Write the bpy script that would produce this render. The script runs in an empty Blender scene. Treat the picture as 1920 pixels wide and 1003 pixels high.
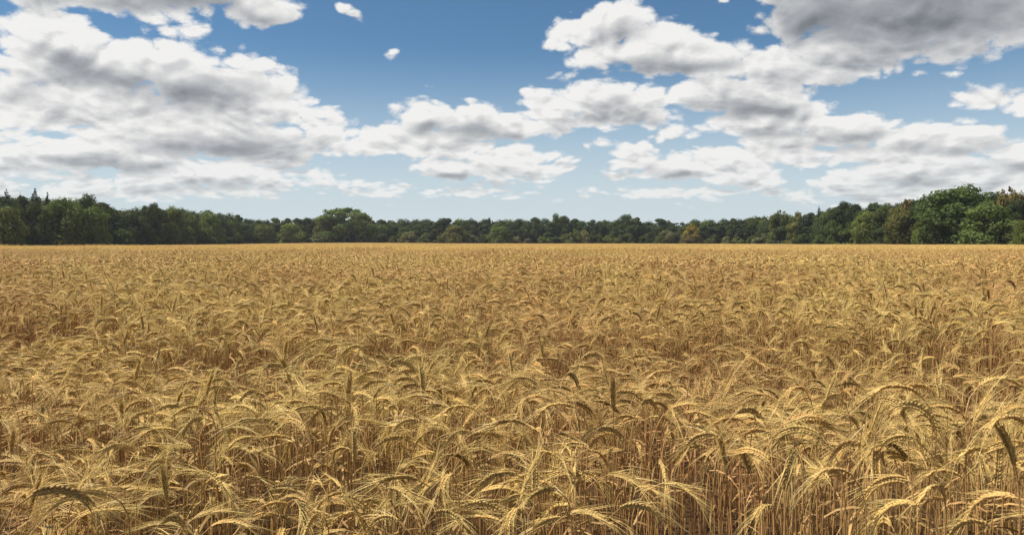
import bpy, math, random
import numpy as np

R = math.radians
scene = bpy.context.scene
COL = scene.collection

# ------------------------------------------------------------------ camera
PW, PH, FPX = 1920.0, 1003.0, 1493.0          # photo size and focal length in photo pixels
PITCH = R(-1.74)
CAM_H = 1.25
cam_data = bpy.data.cameras.new('camera')
cam_data.sensor_width = 36.0
cam_data.lens = 36.0 * FPX / PW
cam_data.clip_start = 0.05
cam_data.clip_end = 20000.0
cam_data.dof.use_dof = True
cam_data.dof.focus_distance = 5.0
cam_data.dof.aperture_fstop = 16.0
cam = bpy.data.objects.new('camera', cam_data)
COL.objects.link(cam)
cam.location = (0.0, 0.0, CAM_H)
cam.rotation_euler = (R(90) + PITCH, 0, 0)
scene.camera = cam

SUN_EL, SUN_AZ = R(56), R(-92)               # azimuth from the view direction, negative = left
SUN_DIR = (math.cos(SUN_EL) * math.sin(SUN_AZ), math.cos(SUN_EL) * math.cos(SUN_AZ), math.sin(SUN_EL))

vs = scene.view_settings
vs.view_transform = 'Standard'
vs.look = 'None'
vs.exposure = 0.42
vs.gamma = 1.0
vs.use_curve_mapping = False
scene.cycles.use_denoising = True
scene.cycles.max_bounces = 6
scene.cycles.diffuse_bounces = 3
scene.cycles.glossy_bounces = 1
scene.cycles.transmission_bounces = 4
scene.cycles.caustics_reflective = False
scene.cycles.caustics_refractive = False


def pix_dir(px, py):
    """direction of a photo pixel in world space (x right, y ahead, z up)"""
    a = (px - PW / 2) / FPX
    b = (PH / 2 - py) / FPX
    c, s = math.cos(PITCH), math.sin(PITCH)
    v = np.array([a, c - s * b, s + c * b])
    return v / np.linalg.norm(v)


def pix_azel(px, py):
    d = pix_dir(px, py)
    return math.atan2(d[0], d[1]), math.asin(d[2])


# ------------------------------------------------------------------ node helper
class NT:
    def __init__(self, tree):
        self.t = tree
        self.n = tree.nodes
        self.l = tree.links

    def node(self, typ, **kw):
        nd = self.n.new(typ)
        for k, v in kw.items():
            setattr(nd, k, v)
        return nd

    def put(self, sock, val):
        if val is None:
            return
        if isinstance(val, bpy.types.NodeSocket):
            self.l.new(val, sock)
        else:
            sock.default_value = val

    def math(self, op, a, b=None, c=None, clamp=False):
        nd = self.node('ShaderNodeMath', operation=op, use_clamp=clamp)
        for i, v in enumerate((a, b, c)):
            self.put(nd.inputs[i], v)
        return nd.outputs[0]

    def vmath(self, op, a, b=None, c=None, scale=None):
        nd = self.node('ShaderNodeVectorMath', operation=op)
        for i, v in enumerate((a, b, c)):
            self.put(nd.inputs[i], v)
        if scale is not None:
            self.put(nd.inputs['Scale'], scale)
        return nd.outputs['Value'] if op in ('LENGTH', 'DOT_PRODUCT', 'DISTANCE') else nd.outputs['Vector']

    def noise(self, vec, scale, detail=4.0, rough=0.55, lac=2.0, dist=0.0, color=False):
        nd = self.node('ShaderNodeTexNoise')
        self.put(nd.inputs['Vector'], vec)
        self.put(nd.inputs['Scale'], scale)
        self.put(nd.inputs['Detail'], detail)
        self.put(nd.inputs['Roughness'], rough)
        self.put(nd.inputs['Lacunarity'], lac)
        self.put(nd.inputs['Distortion'], dist)
        return nd.outputs['Color' if color else 'Fac']

    def voro(self, vec, scale, detail=2.0, rough=0.5):
        nd = self.node('ShaderNodeTexVoronoi', feature='F1')
        self.put(nd.inputs['Vector'], vec)
        self.put(nd.inputs['Scale'], scale)
        self.put(nd.inputs['Detail'], detail)
        self.put(nd.inputs['Roughness'], rough)
        return nd.outputs['Distance']

    def ramp(self, val, lo, hi, a=0.0, b=1.0, smooth=True):
        nd = self.node('ShaderNodeMapRange', interpolation_type='SMOOTHSTEP' if smooth else 'LINEAR')
        self.put(nd.inputs['Value'], val)
        self.put(nd.inputs['From Min'], lo)
        self.put(nd.inputs['From Max'], hi)
        self.put(nd.inputs['To Min'], a)
        self.put(nd.inputs['To Max'], b)
        return nd.outputs['Result']

    def mix(self, fac, a, b, blend='MIX'):
        nd = self.node('ShaderNodeMix', data_type='RGBA', blend_type=blend)
        self.put(nd.inputs[0], fac)
        for s, v in ((nd.inputs[6], a), (nd.inputs[7], b)):
            if isinstance(v, tuple) and len(v) == 3:
                v = v + (1.0,)
            self.put(s, v)
        return nd.outputs[2]


# ------------------------------------------------------------------ sky with cumulus (world)
# cloud lobes: centre and radii measured in photo pixels, turned into azimuth and elevation
CLOUDS = [
    # large bank on the left
    (105, 75, 75, 50), (70, 130, 85, 55), (225, 115, 100, 52), (335, 140, 105, 65), (430, 170, 100, 66),
    (520, 205, 95, 62), (600, 248, 78, 52), (575, 222, 70, 46), (100, 185, 190, 60), (320, 225, 240, 80), (480, 265, 150, 52),
    (-60, 185, 130, 70), (0, 300, 140, 34), (150, 282, 100, 34), (270, 298, 90, 32), (400, 325, 150, 28), (560, 318, 90, 15),
    (120, 338, 190, 16), (470, 343, 190, 15), (35, 246, 40, 7), (640, 230, 28, 13),
    # band over the left
    (120, -25, 240, 46), (350, -22, 180, 52), (480, 8, 75, 30), (535, 2, 36, 13), (500, 35, 22, 16),
    # scraps
    (632, 12, 20, 10), (652, 26, 14, 9), (724, 106, 13, 9), (651, 160, 6, 5), (961, 72, 7, 2.5),
    # middle bank
    (790, 215, 66, 36), (868, 225, 75, 34), (720, 255, 66, 40), (950, 238, 62, 30), (830, 268, 130, 36),
    (940, 302, 100, 34), (835, 316, 75, 26), (1060, 312, 34, 12), (675, 272, 46, 24), (755, 349, 85, 9), (905, 347, 60, 7),
    (985, 325, 80, 16),
    # shoulder in the middle right
    (1035, 203, 66, 34), (1135, 185, 90, 36), (1215, 200, 75, 38), (1140, 222, 110, 20), (1030, 235, 40, 18),
    # upper right of the middle
    (1045, 52, 52, 30), (1150, 50, 95, 44), (1240, 72, 80, 44), (1170, 105, 95, 32), (1310, 108, 120, 42),
    (1440, 122, 120, 34), (1555, 132, 75, 22), (1225, 140, 120, 16), (1345, 58, 28, 12), (1060, 20, 12, 5), (1110, 16, 12, 7), (1345, 6, 14, 3),
    # grey bank in the upper right
    (1540, 25, 120, 70), (1700, 30, 200, 84), (1860, 25, 140, 80), (1460, 5, 50, 22), (1600, 92, 140, 26), (2010, 20, 110, 60),
    # long bank on the right
    (1320, 188, 85, 36), (1430, 190, 120, 34), (1505, 212, 65, 38), (1430, 235, 150, 28), (1595, 252, 100, 34),
    (1710, 258, 110, 28), (1810, 272, 110, 28), (1910, 296, 90, 38), (1480, 268, 130, 22), (1650, 295, 220, 22), (2050, 300, 130, 50),
    # low heaps on the right
    (1200, 298, 55, 26), (1280, 310, 75, 30), (1175, 332, 80, 11), (1375, 300, 90, 30), (1400, 335, 70, 22), (1440, 356, 36, 16),
    (1590, 346, 62, 24), (1720, 325, 130, 30), (1850, 335, 130, 38), (1118, 272, 27, 13), (1268, 249, 30, 14), (1300, 348, 70, 9),
    (1870, 186, 80, 18), (1985, 185, 80, 20), (1070, 371, 34, 5),
    # thin layers low over the wood
    (250, 356, 330, 16), (620, 362, 150, 9), (880, 358, 150, 9), (1330, 358, 190, 12), (1720, 362, 280, 19), (2060, 356, 180, 20), (-180, 352, 220, 20),
]
# thick grey undersides
GREYS = [
    (345, 172, 160, 42), (150, 135, 95, 34), (430, 275, 190, 28), (60, 180, 80, 16), (200, 306, 120, 18),
    (420, 352, 90, 8), (300, 0, 240, 26),
    (855, 330, 100, 12), (880, 255, 110, 22), (790, 240, 60, 18), (900, 350, 70, 6),
    (1160, 198, 60, 16), (1190, 222, 110, 15), (1240, 130, 160, 20), (1180, 55, 70, 16), (1440, 148, 110, 10),
    (1420, 212, 110, 26), (1520, 258, 130, 18), (1360, 180, 60, 16), (1720, 284, 180, 12), (1850, 318, 120, 14), (1700, 345, 120, 8),
    (1700, 10, 320, 112), (1570, 10, 150, 80), (1850, 0, 180, 70), (1250, 322, 60, 10),
]


def lobe_min(nt, p, lobes):
    acc = None
    for (cx, cy, rx, ry) in lobes:
        az, el = pix_azel(cx, cy)
        ax, ay = FPX / rx, FPX / ry
        ln = nt.vmath('LENGTH', nt.vmath('MULTIPLY_ADD', p, (ax, ay, 0.0), (-az * ax, -el * ay, 0.0)))
        if ry < 20:                                   # thin scraps stay thin in the middle
            k = 0.16 + 0.42 * ry / 20
            ln = nt.math('MULTIPLY_ADD', ln, k, 1.0 - k + 0.16 * max(0.0, 1.0 - ry / 15.0))
        acc = ln if acc is None else nt.math('MINIMUM', acc, ln)
    return acc


def cloud_relief_group():
    """direction -> scaled position on the cloud deck and its billow height"""
    g = bpy.data.node_groups.new('cloud_relief', 'ShaderNodeTree')
    g.interface.new_socket('Dir', in_out='INPUT', socket_type='NodeSocketVector')
    g.interface.new_socket('Billow', in_out='OUTPUT', socket_type='NodeSocketFloat')
    g.interface.new_socket('Warp', in_out='OUTPUT', socket_type='NodeSocketVector')
    g.interface.new_socket('Place', in_out='OUTPUT', socket_type='NodeSocketVector')
    nt = NT(g)
    gi, go = nt.node('NodeGroupInput'), nt.node('NodeGroupOutput')
    d = nt.vmath('NORMALIZE', gi.outputs[0])
    sep = nt.node('ShaderNodeSeparateXYZ')
    nt.put(sep.inputs[0], d)
    zc = nt.math('MAXIMUM', sep.outputs[2], -0.02)
    sc = nt.math('POWER', nt.math('ADD', zc, 0.14), -0.50)        # features shrink towards the horizon
    p3 = nt.vmath('SCALE', d, scale=sc)
    wv = nt.vmath('SUBTRACT', nt.noise(p3, 4.0, 2.0, 0.55, color=True), (0.5, 0.5, 0.5))
    pv = nt.vmath('ADD', p3, nt.vmath('SCALE', wv, scale=0.22))
    big = nt.math('SUBTRACT', 0.50, nt.voro(pv, 8.5, 0.0, 0.5))
    small = nt.math('SUBTRACT', 0.50, nt.voro(pv, 25.0, 0.0, 0.5))
    fb = nt.math('SUBTRACT', nt.noise(p3, 20.0, 7.0, 0.68), 0.5)
    h = nt.math('MULTIPLY', big, 0.75)
    h = nt.math('MULTIPLY_ADD', small, 0.52, h)
    h = nt.math('MULTIPLY_ADD', fb, 1.0, h)
    nt.put(go.inputs[0], h)
    nt.put(go.inputs[1], wv)
    nt.put(go.inputs[2], p3)
    return g


def build_world():
    w = bpy.data.worlds.new('World')
    scene.world = w
    w.use_nodes = True
    w.node_tree.nodes.clear()
    nt = NT(w.node_tree)
    dvec = nt.node('ShaderNodeTexCoord').outputs['Generated']
    sky = nt.node('ShaderNodeTexSky', sky_type='NISHITA')
    sky.sun_disc = False
    sky.sun_elevation = SUN_EL
    sky.sun_rotation = SUN_AZ
    sky.air_density = 0.8
    sky.dust_density = 0.0
    sky.ozone_density = 2.0
    STR = 0.060
    skycol = nt.mix(1.0, sky.outputs[0], (0.84, 1.13, 1.20), 'MULTIPLY')
    g = cloud_relief_group()
    g1 = nt.node('ShaderNodeGroup')
    g1.node_tree = g
    nt.put(g1.inputs[0], dvec)
    # the same relief a little nearer to the sun tells its lit from its shaded sides
    g2 = nt.node('ShaderNodeGroup')
    g2.node_tree = g
    nt.put(g2.inputs[0], nt.vmath('ADD', dvec, (-0.006, 0.0, 0.009)))
    bil, wv, p3 = g1.outputs
    sep = nt.node('ShaderNodeSeparateXYZ')
    nt.put(sep.inputs[0], dvec)
    x, y, z = sep.outputs
    az = nt.math('ARCTAN2', x, y)
    el = nt.math('ARCSINE', z)
    zc = nt.math('MAXIMUM', z, -0.02)
    com = nt.node('ShaderNodeCombineXYZ')
    nt.put(com.inputs[0], az)
    nt.put(com.inputs[1], el)
    wfac = nt.math('MULTIPLY', nt.math('ADD', zc, 0.08), 0.26)
    warped = nt.vmath('ADD', com.outputs[0], nt.vmath('MULTIPLY', nt.vmath('SCALE', wv, scale=wfac), (1.0, 0.6, 0.0)))
    # pale humid air low over the horizon
    base = nt.mix(nt.ramp(nt.math('ABSOLUTE', z), 0.0, 0.25, 0.97, 0.0), skycol, (0.47 / STR, 0.53 / STR, 0.56 / STR))
    relief = nt.ramp(nt.math('SUBTRACT', bil, g2.outputs[0]), -0.42, 0.42, -1.0, 1.0, smooth=False)

    def shade(F, gfac, top):
        h = nt.math('ADD', bil, F)
        alpha = nt.ramp(h, -0.08, 0.26)
        alpha = nt.math('MULTIPLY', alpha, nt.ramp(z, -0.01, 0.04))
        alpha = nt.math('MULTIPLY', alpha, nt.ramp(z, 0.02, 0.12, 0.72, 0.985))
        thick = nt.ramp(h, 0.0, 0.7)
        lit = nt.math('MULTIPLY_ADD', nt.math('MULTIPLY', relief, nt.math('MULTIPLY_ADD', gfac, -0.55, 1.0)), 0.36, 1.13)
        lit = nt.math('SUBTRACT', lit, nt.math('MULTIPLY', thick, 0.22))
        if top is not None:
            lit = nt.math('ADD', lit, top)
        lit = nt.math('SUBTRACT', lit, nt.math('MULTIPLY', gfac, 0.55), clamp=True)
        rampn = nt.node('ShaderNodeValToRGB')
        cr = rampn.color_ramp
        cr.elements[0].position = 0.0
        cr.elements[0].color = (0.20, 0.215, 0.235, 1)
        cr.elements[1].position = 1.0
        cr.elements[1].color = (0.92, 0.91, 0.89, 1)
        for p, c in ((0.35, (0.40, 0.415, 0.44, 1)), (0.65, (0.64, 0.645, 0.65, 1)), (0.85, (0.80, 0.795, 0.785, 1))):
            e = cr.elements.new(p)
            e.color = c
        nt.put(rampn.inputs[0], lit)
        cloud = nt.vmath('SCALE', rampn.outputs[0], scale=0.73 / STR)
        bg = nt.node('ShaderNodeBackground')
        nt.put(bg.inputs[0], nt.mix(alpha, base, cloud))
        nt.put(bg.inputs[1], STR)
        return bg.outputs[0]

    # the clouds the photograph shows
    F = nt.math('SUBTRACT', 1.0, lobe_min(nt, warped, CLOUDS))
    F = nt.math('MINIMUM', nt.math('MAXIMUM', F, -1.4), 0.7)
    gm = nt.math('SUBTRACT', 1.0, lobe_min(nt, warped, GREYS))
    gn = nt.math('SUBTRACT', nt.noise(p3, 10.0, 4.0, 0.55), 0.5)
    gfac = nt.ramp(nt.math('MULTIPLY_ADD', gn, 0.42, gm), -0.45, 0.95)
    # each lobe is bright on top and grey below: compare with the field a little higher up
    body = [c for c in CLOUDS if c[3] >= 22]
    up = nt.vmath('ADD', warped, nt.vmath('SCALE', (-0.004, 0.010, 0.0), scale=nt.ramp(z, 0.03, 0.25, 0.7, 1.5)))
    rise = nt.math('SUBTRACT', lobe_min(nt, up, body), lobe_min(nt, warped, body))
    top = nt.ramp(rise, -0.40, 0.40, -0.26, 0.16, smooth=False)
    # the bank in the upper right is the thickest
    deep = nt.ramp(nt.math('MULTIPLY_ADD', gn, 0.5, nt.math('SUBTRACT', 1.0, lobe_min(nt, warped, [(1690, 5, 270, 95), (1580, 35, 130, 55)]))), -0.15, 0.7, 0.0, 0.24)
    top = nt.math('SUBTRACT', top, deep)
    seen = shade(F, gfac, top)
    # the rest of the sky goes on with clouds of the same kind
    gen = nt.noise(nt.vmath('MULTIPLY', p3, (1.0, 1.0, 1.6)), 2.2, 3.0, 0.5)
    gen = nt.math('MULTIPLY', nt.math('SUBTRACT', gen, 0.52), 5.0)
    rest = shade(nt.math('MINIMUM', gen, 0.7), nt.ramp(gen, 0.2, 1.0), None)
    inside = nt.math('MULTIPLY', nt.ramp(nt.math('ABSOLUTE', az), 0.62, 0.74, 1.0, 0.0), nt.ramp(el, 0.30, 0.38, 1.0, 0.0))
    mx = nt.node('ShaderNodeMixShader')
    nt.put(mx.inputs[0], inside)
    nt.l.new(rest, mx.inputs[1])
    nt.l.new(seen, mx.inputs[2])
    out = nt.node('ShaderNodeOutputWorld')
    nt.l.new(mx.outputs[0], out.inputs[0])
    w.cycles.sampling_method = 'MANUAL'
    w.cycles.sample_map_resolution = 512


build_world()

sun_data = bpy.data.lights.new('sun', 'SUN')
sun_data.energy = 5.0
sun_data.angle = R(0.53)
sun_data.color = (1.0, 0.95, 0.86)
sun = bpy.data.objects.new('sun', sun_data)
COL.objects.link(sun)
from mathutils import Vector
sun.rotation_euler = Vector(SUN_DIR).to_track_quat('Z', 'Y').to_euler()
sun.location = (0, 0, 60)


# ------------------------------------------------------------------ materials
def new_mat(name):
    m = bpy.data.materials.new(name)
    m.use_nodes = True
    m.node_tree.nodes.clear()
    return m, NT(m.node_tree)


def finish(nt, col, rough=0.6, transl=0.0, transl_col=None, spec=0.3, bump=None):
    b = nt.node('ShaderNodeBsdfPrincipled')
    nt.put(b.inputs['Base Color'], col)
    nt.put(b.inputs['Roughness'], rough)
    nt.put(b.inputs['Specular IOR Level'], spec)
    if bump is not None:
        nt.l.new(bump, b.inputs['Normal'])
    sh = b.outputs[0]
    if transl > 0:
        t = nt.node('ShaderNodeBsdfTranslucent')
        nt.put(t.inputs[0], transl_col if transl_col is not None else col)
        mx = nt.node('ShaderNodeMixShader')
        nt.put(mx.inputs[0], transl)
        nt.l.new(sh, mx.inputs[1])
        nt.l.new(t.outputs[0], mx.inputs[2])
        sh = mx.outputs[0]
    o = nt.node('ShaderNodeOutputMaterial')
    nt.l.new(sh, o.inputs[0])


def barley_mat(name, c_main, c_red, c_green, rough, transl, vary=0.35):
    """straw colours that drift over the field and differ from plant to plant"""
    m, nt = new_mat(name)
    pos = nt.node('ShaderNodeNewGeometry').outputs['Position']
    rnd = nt.node('ShaderNodeObjectInfo').outputs['Random']
    att = nt.node('ShaderNodeAttribute', attribute_type='GEOMETRY', attribute_name='tint').outputs['Fac']
    flat = nt.vmath('MULTIPLY', pos, (1.0, 0.55, 0.0))
    n1 = nt.noise(flat, 0.55, 3.0, 0.6)
    n2 = nt.noise(nt.vmath('ADD', flat, (31.0, 7.0, 0.0)), 0.8, 2.0, 0.6)
    v = nt.math('ADD', nt.math('MULTIPLY', rnd, 0.5), nt.math('MULTIPLY', att, 0.5))
    n1 = nt.math('ADD', n1, nt.math('MULTIPLY', nt.math('SUBTRACT', nt.noise(nt.vmath('MULTIPLY', pos, (0.10, 0.16, 0.0)), 1.0, 2.0, 0.5), 0.5), 0.5))
    col = nt.mix(nt.ramp(nt.math('MULTIPLY_ADD', v, 0.30, n1), 0.52, 0.86), c_main, c_red)
    col = nt.mix(nt.ramp(nt.math('MULTIPLY_ADD', v, 0.25, n2), 0.62, 0.90, 0.0, 0.6), col, c_green)
    val = nt.math('MULTIPLY_ADD', att, vary * 2, 1.0 - vary)
    col = nt.mix(1.0, col, nt.vmath('SCALE', (1.0, 1.0, 1.0), scale=val), 'MULTIPLY')
    finish(nt, col, rough, transl, None, 0.25)
    return m


MAT_STEM = barley_mat('barley_straw', (0.47, 0.285, 0.105), (0.43, 0.205, 0.088), (0.45, 0.30, 0.10), 0.5, 0.10, 0.42)
MAT_EAR = barley_mat('barley_grain', (0.50, 0.34, 0.115), (0.45, 0.255, 0.095), (0.47, 0.355, 0.110), 0.5, 0.05, 0.58)
MAT_AWN = barley_mat('barley_beard', (0.78, 0.585, 0.215), (0.72, 0.475, 0.195), (0.75, 0.61, 0.205), 0.4, 0.30, 0.22)
MAT_LEAF = barley_mat('barley_dry_leaf', (0.42, 0.26, 0.095), (0.34, 0.17, 0.07), (0.34, 0.25, 0.075), 0.65, 0.15, 0.5)


def leaf_mat():
    m, nt = new_mat('tree_leaves')
    oi = nt.node('ShaderNodeObjectInfo')
    att = nt.node('ShaderNodeAttribute', attribute_type='GEOMETRY', attribute_name='tint').outputs['Fac']
    val = nt.math('MULTIPLY_ADD', att, 0.6, 0.68)
    col = nt.mix(1.0, oi.outputs['Color'], nt.vmath('SCALE', (1.0, 1.0, 1.0), scale=val), 'MULTIPLY')
    tcol = nt.mix(1.0, col, (1.5, 1.6, 0.6), 'MULTIPLY')
    finish(nt, col, 0.75, 0.25, tcol, 0.12)
    return m


def bark_mat():
    m, nt = new_mat('tree_bark')
    co = nt.node('ShaderNodeTexCoord').outputs['Object']
    n = nt.noise(nt.vmath('MULTIPLY', co, (3.0, 3.0, 0.6)), 2.0, 5.0, 0.6)
    col = nt.mix(n, (0.045, 0.036, 0.026), (0.13, 0.11, 0.085))
    finish(nt, col, 0.85)
    return m


def soil_mat():
    m, nt = new_mat('dry_soil')
    pos = nt.node('ShaderNodeNewGeometry').outputs['Position']
    n = nt.noise(pos, 9.0, 8.0, 0.65)
    n2 = nt.noise(pos, 0.03, 4.0, 0.6)
    col = nt.mix(n, (0.030, 0.017, 0.007), (0.095, 0.054, 0.021))
    sep = nt.node('ShaderNodeSeparateXYZ')
    nt.put(sep.inputs[0], pos)
    # past the crop the land is grass and wood floor
    dist = nt.vmath('LENGTH', nt.vmath('MULTIPLY', pos, (1.0, 1.0, 0.0)))
    col = nt.mix(nt.ramp(dist, 520, 560), col, nt.mix(n2, (0.05, 0.065, 0.022), (0.10, 0.10, 0.04)))
    b = nt.node('ShaderNodeBump')
    nt.put(b.inputs['Strength'], 0.7)
    nt.put(b.inputs['Distance'], 0.03)
    nt.put(b.inputs['Height'], n)
    finish(nt, col, 0.95, bump=b.outputs[0])
    return m


MAT_TREE, MAT_BARK, MAT_SOIL = leaf_mat(), bark_mat(), soil_mat()


# ------------------------------------------------------------------ mesh helper
class MB:
    """collects triangles/quads with numpy, one material slot per call, with a per-face tint"""
    def __init__(self):
        self.v, self.f, self.m, self.t = [], [], [], []
        self.n = 0

    def add(self, verts, faces, mat=0, tint=0.5):
        verts = np.asarray(verts, dtype=np.float64).reshape(-1, 3)
        faces = np.asarray(faces, dtype=np.int64)
        if faces.shape[1] == 3:
            faces = np.hstack([faces, np.full((len(faces), 1), -1)])
        f = np.where(faces >= 0, faces + self.n, -1)
        self.v.append(verts)
        self.f.append(f)
        self.m.append(np.full(len(f), mat))
        self.t.append(np.broadcast_to(np.asarray(tint, dtype=np.float64), (len(f),)).copy())
        self.n += len(verts)

    def merge(self, other_arrays, M=None, tint_shift=0.0):
        v, f, m, t = other_arrays
        if M is not None:
            v = v @ M[:3, :3].T + M[:3, 3]
        self.v.append(v)
        self.f.append(np.where(f >= 0, f + self.n, -1))
        self.m.append(m)
        self.t.append(np.clip(t + tint_shift, 0, 1))
        self.n += len(v)

    def arrays(self):
        return np.vstack(self.v), np.vstack(self.f), np.concatenate(self.m), np.concatenate(self.t)

    def mesh(self, name, mats, smooth=False):
        v, f, m, t = self.arrays()
        me = bpy.data.meshes.new(name)
        cnt = np.where(f[:, 3] >= 0, 4, 3)
        flat = f.reshape(-1)
        flat = flat[flat >= 0]
        me.vertices.add(len(v))
        me.vertices.foreach_set('co', v.astype(np.float32).reshape(-1))
        me.loops.add(len(flat))
        me.loops.foreach_set('vertex_index', flat.astype(np.int32))
        me.polygons.add(len(f))
        start = np.concatenate([[0], np.cumsum(cnt)[:-1]])
        me.polygons.foreach_set('loop_start', start.astype(np.int32))
        for mt in mats:
            me.materials.append(mt)
        me.polygons.foreach_set('material_index', m.astype(np.int32))
        a = me.attributes.new('tint', 'FLOAT', 'FACE')
        a.data.foreach_set('value', t.astype(np.float32))
        me.update(calc_edges=True)
        if smooth:
            me.polygons.foreach_set('use_smooth', np.ones(len(f), dtype=bool))
        return me


def frames(pts):
    t = np.gradient(pts, axis=0)
    t /= np.linalg.norm(t, axis=1)[:, None] + 1e-12
    ref = np.array([0.0, 1.0, 0.0])
    s = np.cross(t, ref)
    bad = np.linalg.norm(s, axis=1) < 1e-3
    s[bad] = np.cross(t[bad], np.array([1.0, 0.0, 0.0]))
    s /= np.linalg.norm(s, axis=1)[:, None]
    u = np.cross(s, t)
    return t, s, u


def tube(mb, pts, radii, sides, mat=0, tint=0.5):
    pts = np.asarray(pts, float)
    t, s, u = frames(pts)
    ang = np.arange(sides) * 2 * math.pi / sides
    r = np.asarray(radii)[:, None, None]
    v = pts[:, None, :] + r * (np.cos(ang)[None, :, None] * s[:, None, :] + np.sin(ang)[None, :, None] * u[:, None, :])
    n = len(pts)
    f = []
    for i in range(n - 1):
        for k in range(sides):
            k2 = (k + 1) % sides
            f.append((i * sides + k, i * sides + k2, (i + 1) * sides + k2, (i + 1) * sides + k))
    mb.add(v.reshape(-1, 3), f, mat, tint)


def obj(name, mesh, parent=None, loc=None):
    o = bpy.data.objects.new(name, mesh)
    COL.objects.link(o)
    if parent is not None:
        o.parent = parent
    if loc is not None:
        o.location = loc
    return o


def sstep(a, b, x):
    t = np.clip((x - a) / (b - a), 0, 1)
    return t * t * (3 - 2 * t)


def terrain(x, y):
    x = np.asarray(x, float)
    y = np.asarray(y, float)
    r = x / np.maximum(y, 1.0)
    d = np.hypot(x, y)
    z = -0.95 * sstep(60, 270, d) * sstep(-0.18, -0.62, r)
    z = z - 0.30 * sstep(80, 300, d) * sstep(0.05, 0.5, r)
    z = z + 0.38 * sstep(140, 400, d) * np.exp(-((r + 0.21) / 0.12) ** 2)
    return z


# ------------------------------------------------------------------ ground
def build_ground():
    rr = np.concatenate([[0.0], np.geomspace(1.0, 4000.0, 80)])
    na = 144
    verts = [(0, 0, 0)]
    for r in rr[1:]:
        for k in range(na):
            a = 2 * math.pi * k / na
            x, y = r * math.sin(a), r * math.cos(a)
            verts.append((x, y, float(terrain(x, y)) * float(1 - sstep(700, 1200, r))))
    f = []
    for k in range(na):
        f.append((0, 1 + (k + 1) % na, 1 + k, -1))
    for i in range(len(rr) - 2):
        for k in range(na):
            a, b = 1 + i * na + k, 1 + i * na + (k + 1) % na
            f.append((a, b, b + na, a + na))
    mb = MB()
    mb.add(verts, np.array(f), 0)
    o = obj('ground', mb.mesh('ground', [MAT_SOIL], True))
    o['kind'] = 'structure'
    o['label'] = 'dry brown soil of the field under the barley'


build_ground()

# ------------------------------------------------------------------ barley
rng = np.random.default_rng(11)


def centre_line(r, h, nod, lean, n_stem, n_ear, ear_len):
    """stalk and ear in the XZ plane, bending over towards +X; returns stem points and ear points"""
    def ang(q):                                   # tangent angle from vertical at arc length q
        a = lean * (q / h)
        bend = 0.085
        a += nod * np.clip((q - (h - bend)) / (bend + ear_len), 0, 1) ** 1.1
        return a
    q = np.linspace(0, h + ear_len, 160)
    a = ang(q)
    dx, dz = np.sin(a), np.cos(a)
    step = q[1] - q[0]
    x = np.concatenate([[0], np.cumsum((dx[1:] + dx[:-1]) / 2) * step])
    z = np.concatenate([[0], np.cumsum((dz[1:] + dz[:-1]) / 2) * step])
    wob = 0.006 * np.sin(q * 9 + r.uniform(0, 6))
    P = np.stack([x, wob, z], 1)

    def at(s):
        return np.stack([np.interp(s, q, P[:, i]) for i in range(3)], 1)
    lo = np.concatenate([[0], h - 0.2 * np.linspace(1, 0, n_stem - 1) ** 1.0]) if n_stem > 3 else np.linspace(0, h, n_stem)
    return at(lo), at(np.linspace(h, h + ear_len, n_ear))


def spindle(c, d, w, length, width, thick):
    """a barley grain: eight-sided pointed husk"""
    d = d / np.linalg.norm(d)
    s = np.cross(d, w)
    s /= np.linalg.norm(s)
    w2 = np.cross(s, d)
    base, mid, tip = c, c + d * length * 0.45, c + d * length
    v = [base, mid + s * width / 2, mid + w2 * thick / 2, mid - s * width / 2, mid - w2 * thick / 2, tip]
    f = [(0, 2, 1), (0, 3, 2), (0, 4, 3), (0, 1, 4), (5, 1, 2), (5, 2, 3), (5, 3, 4), (5, 4, 1)]
    return v, f


def awn(mb, base, d, side, length, w0, curve, segs, mat, tint):
    k = np.linspace(0, 1, segs + 1)
    pts = base + np.outer(k * length, d) + np.outer((k ** 2) * length * curve, np.array([0, 0, -1.0]))
    w = w0 * (1 - 0.8 * k)
    a = pts[:-1] + side * w[:-1, None] / 2
    b = pts[:-1] - side * w[:-1, None] / 2
    v = np.empty((2 * segs + 1, 3))
    v[0:2 * segs:2] = a
    v[1:2 * segs:2] = b
    v[-1] = pts[-1]
    f = [(2 * i, 2 * i + 1, 2 * i + 3, 2 * i + 2) for i in range(segs - 1)] + [(2 * segs - 2, 2 * segs - 1, 2 * segs, -1)]
    mb.add(v, np.array(f), mat, tint)


def leaf_strip(mb, r, base, az, length, width, rise, mat, tint, segs=5):
    k = np.linspace(0, 1, segs + 1)
    ang = rise - (rise + r.uniform(0.6, 1.4)) * k ** 1.2
    hx = np.concatenate([[0], np.cumsum(np.cos(ang[:-1]))]) * length / segs
    hz = np.concatenate([[0], np.cumsum(np.sin(ang[:-1]))]) * length / segs
    dirv = np.array([math.cos(az), math.sin(az), 0])
    sid = np.array([-math.sin(az), math.cos(az), 0])
    tw = r.uniform(-1.2, 1.2) * k
    pts = base + np.outer(hx, dirv) + np.outer(hz, [0, 0, 1.0])
    w = width * np.sin(np.pi * (0.18 + 0.82 * (1 - k))) + 0.0005
    off = (np.cos(tw)[:, None] * sid + np.sin(tw)[:, None] * np.array([0, 0, 1.0])) * w[:, None] / 2
    v = np.empty((2 * (segs + 1), 3))
    v[0::2] = pts + off
    v[1::2] = pts - off
    f = [(2 * i, 2 * i + 1, 2 * i + 3, 2 * i + 2) for i in range(segs)]
    mb.add(v, np.array(f), mat, tint)


LOOK = {}


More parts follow.
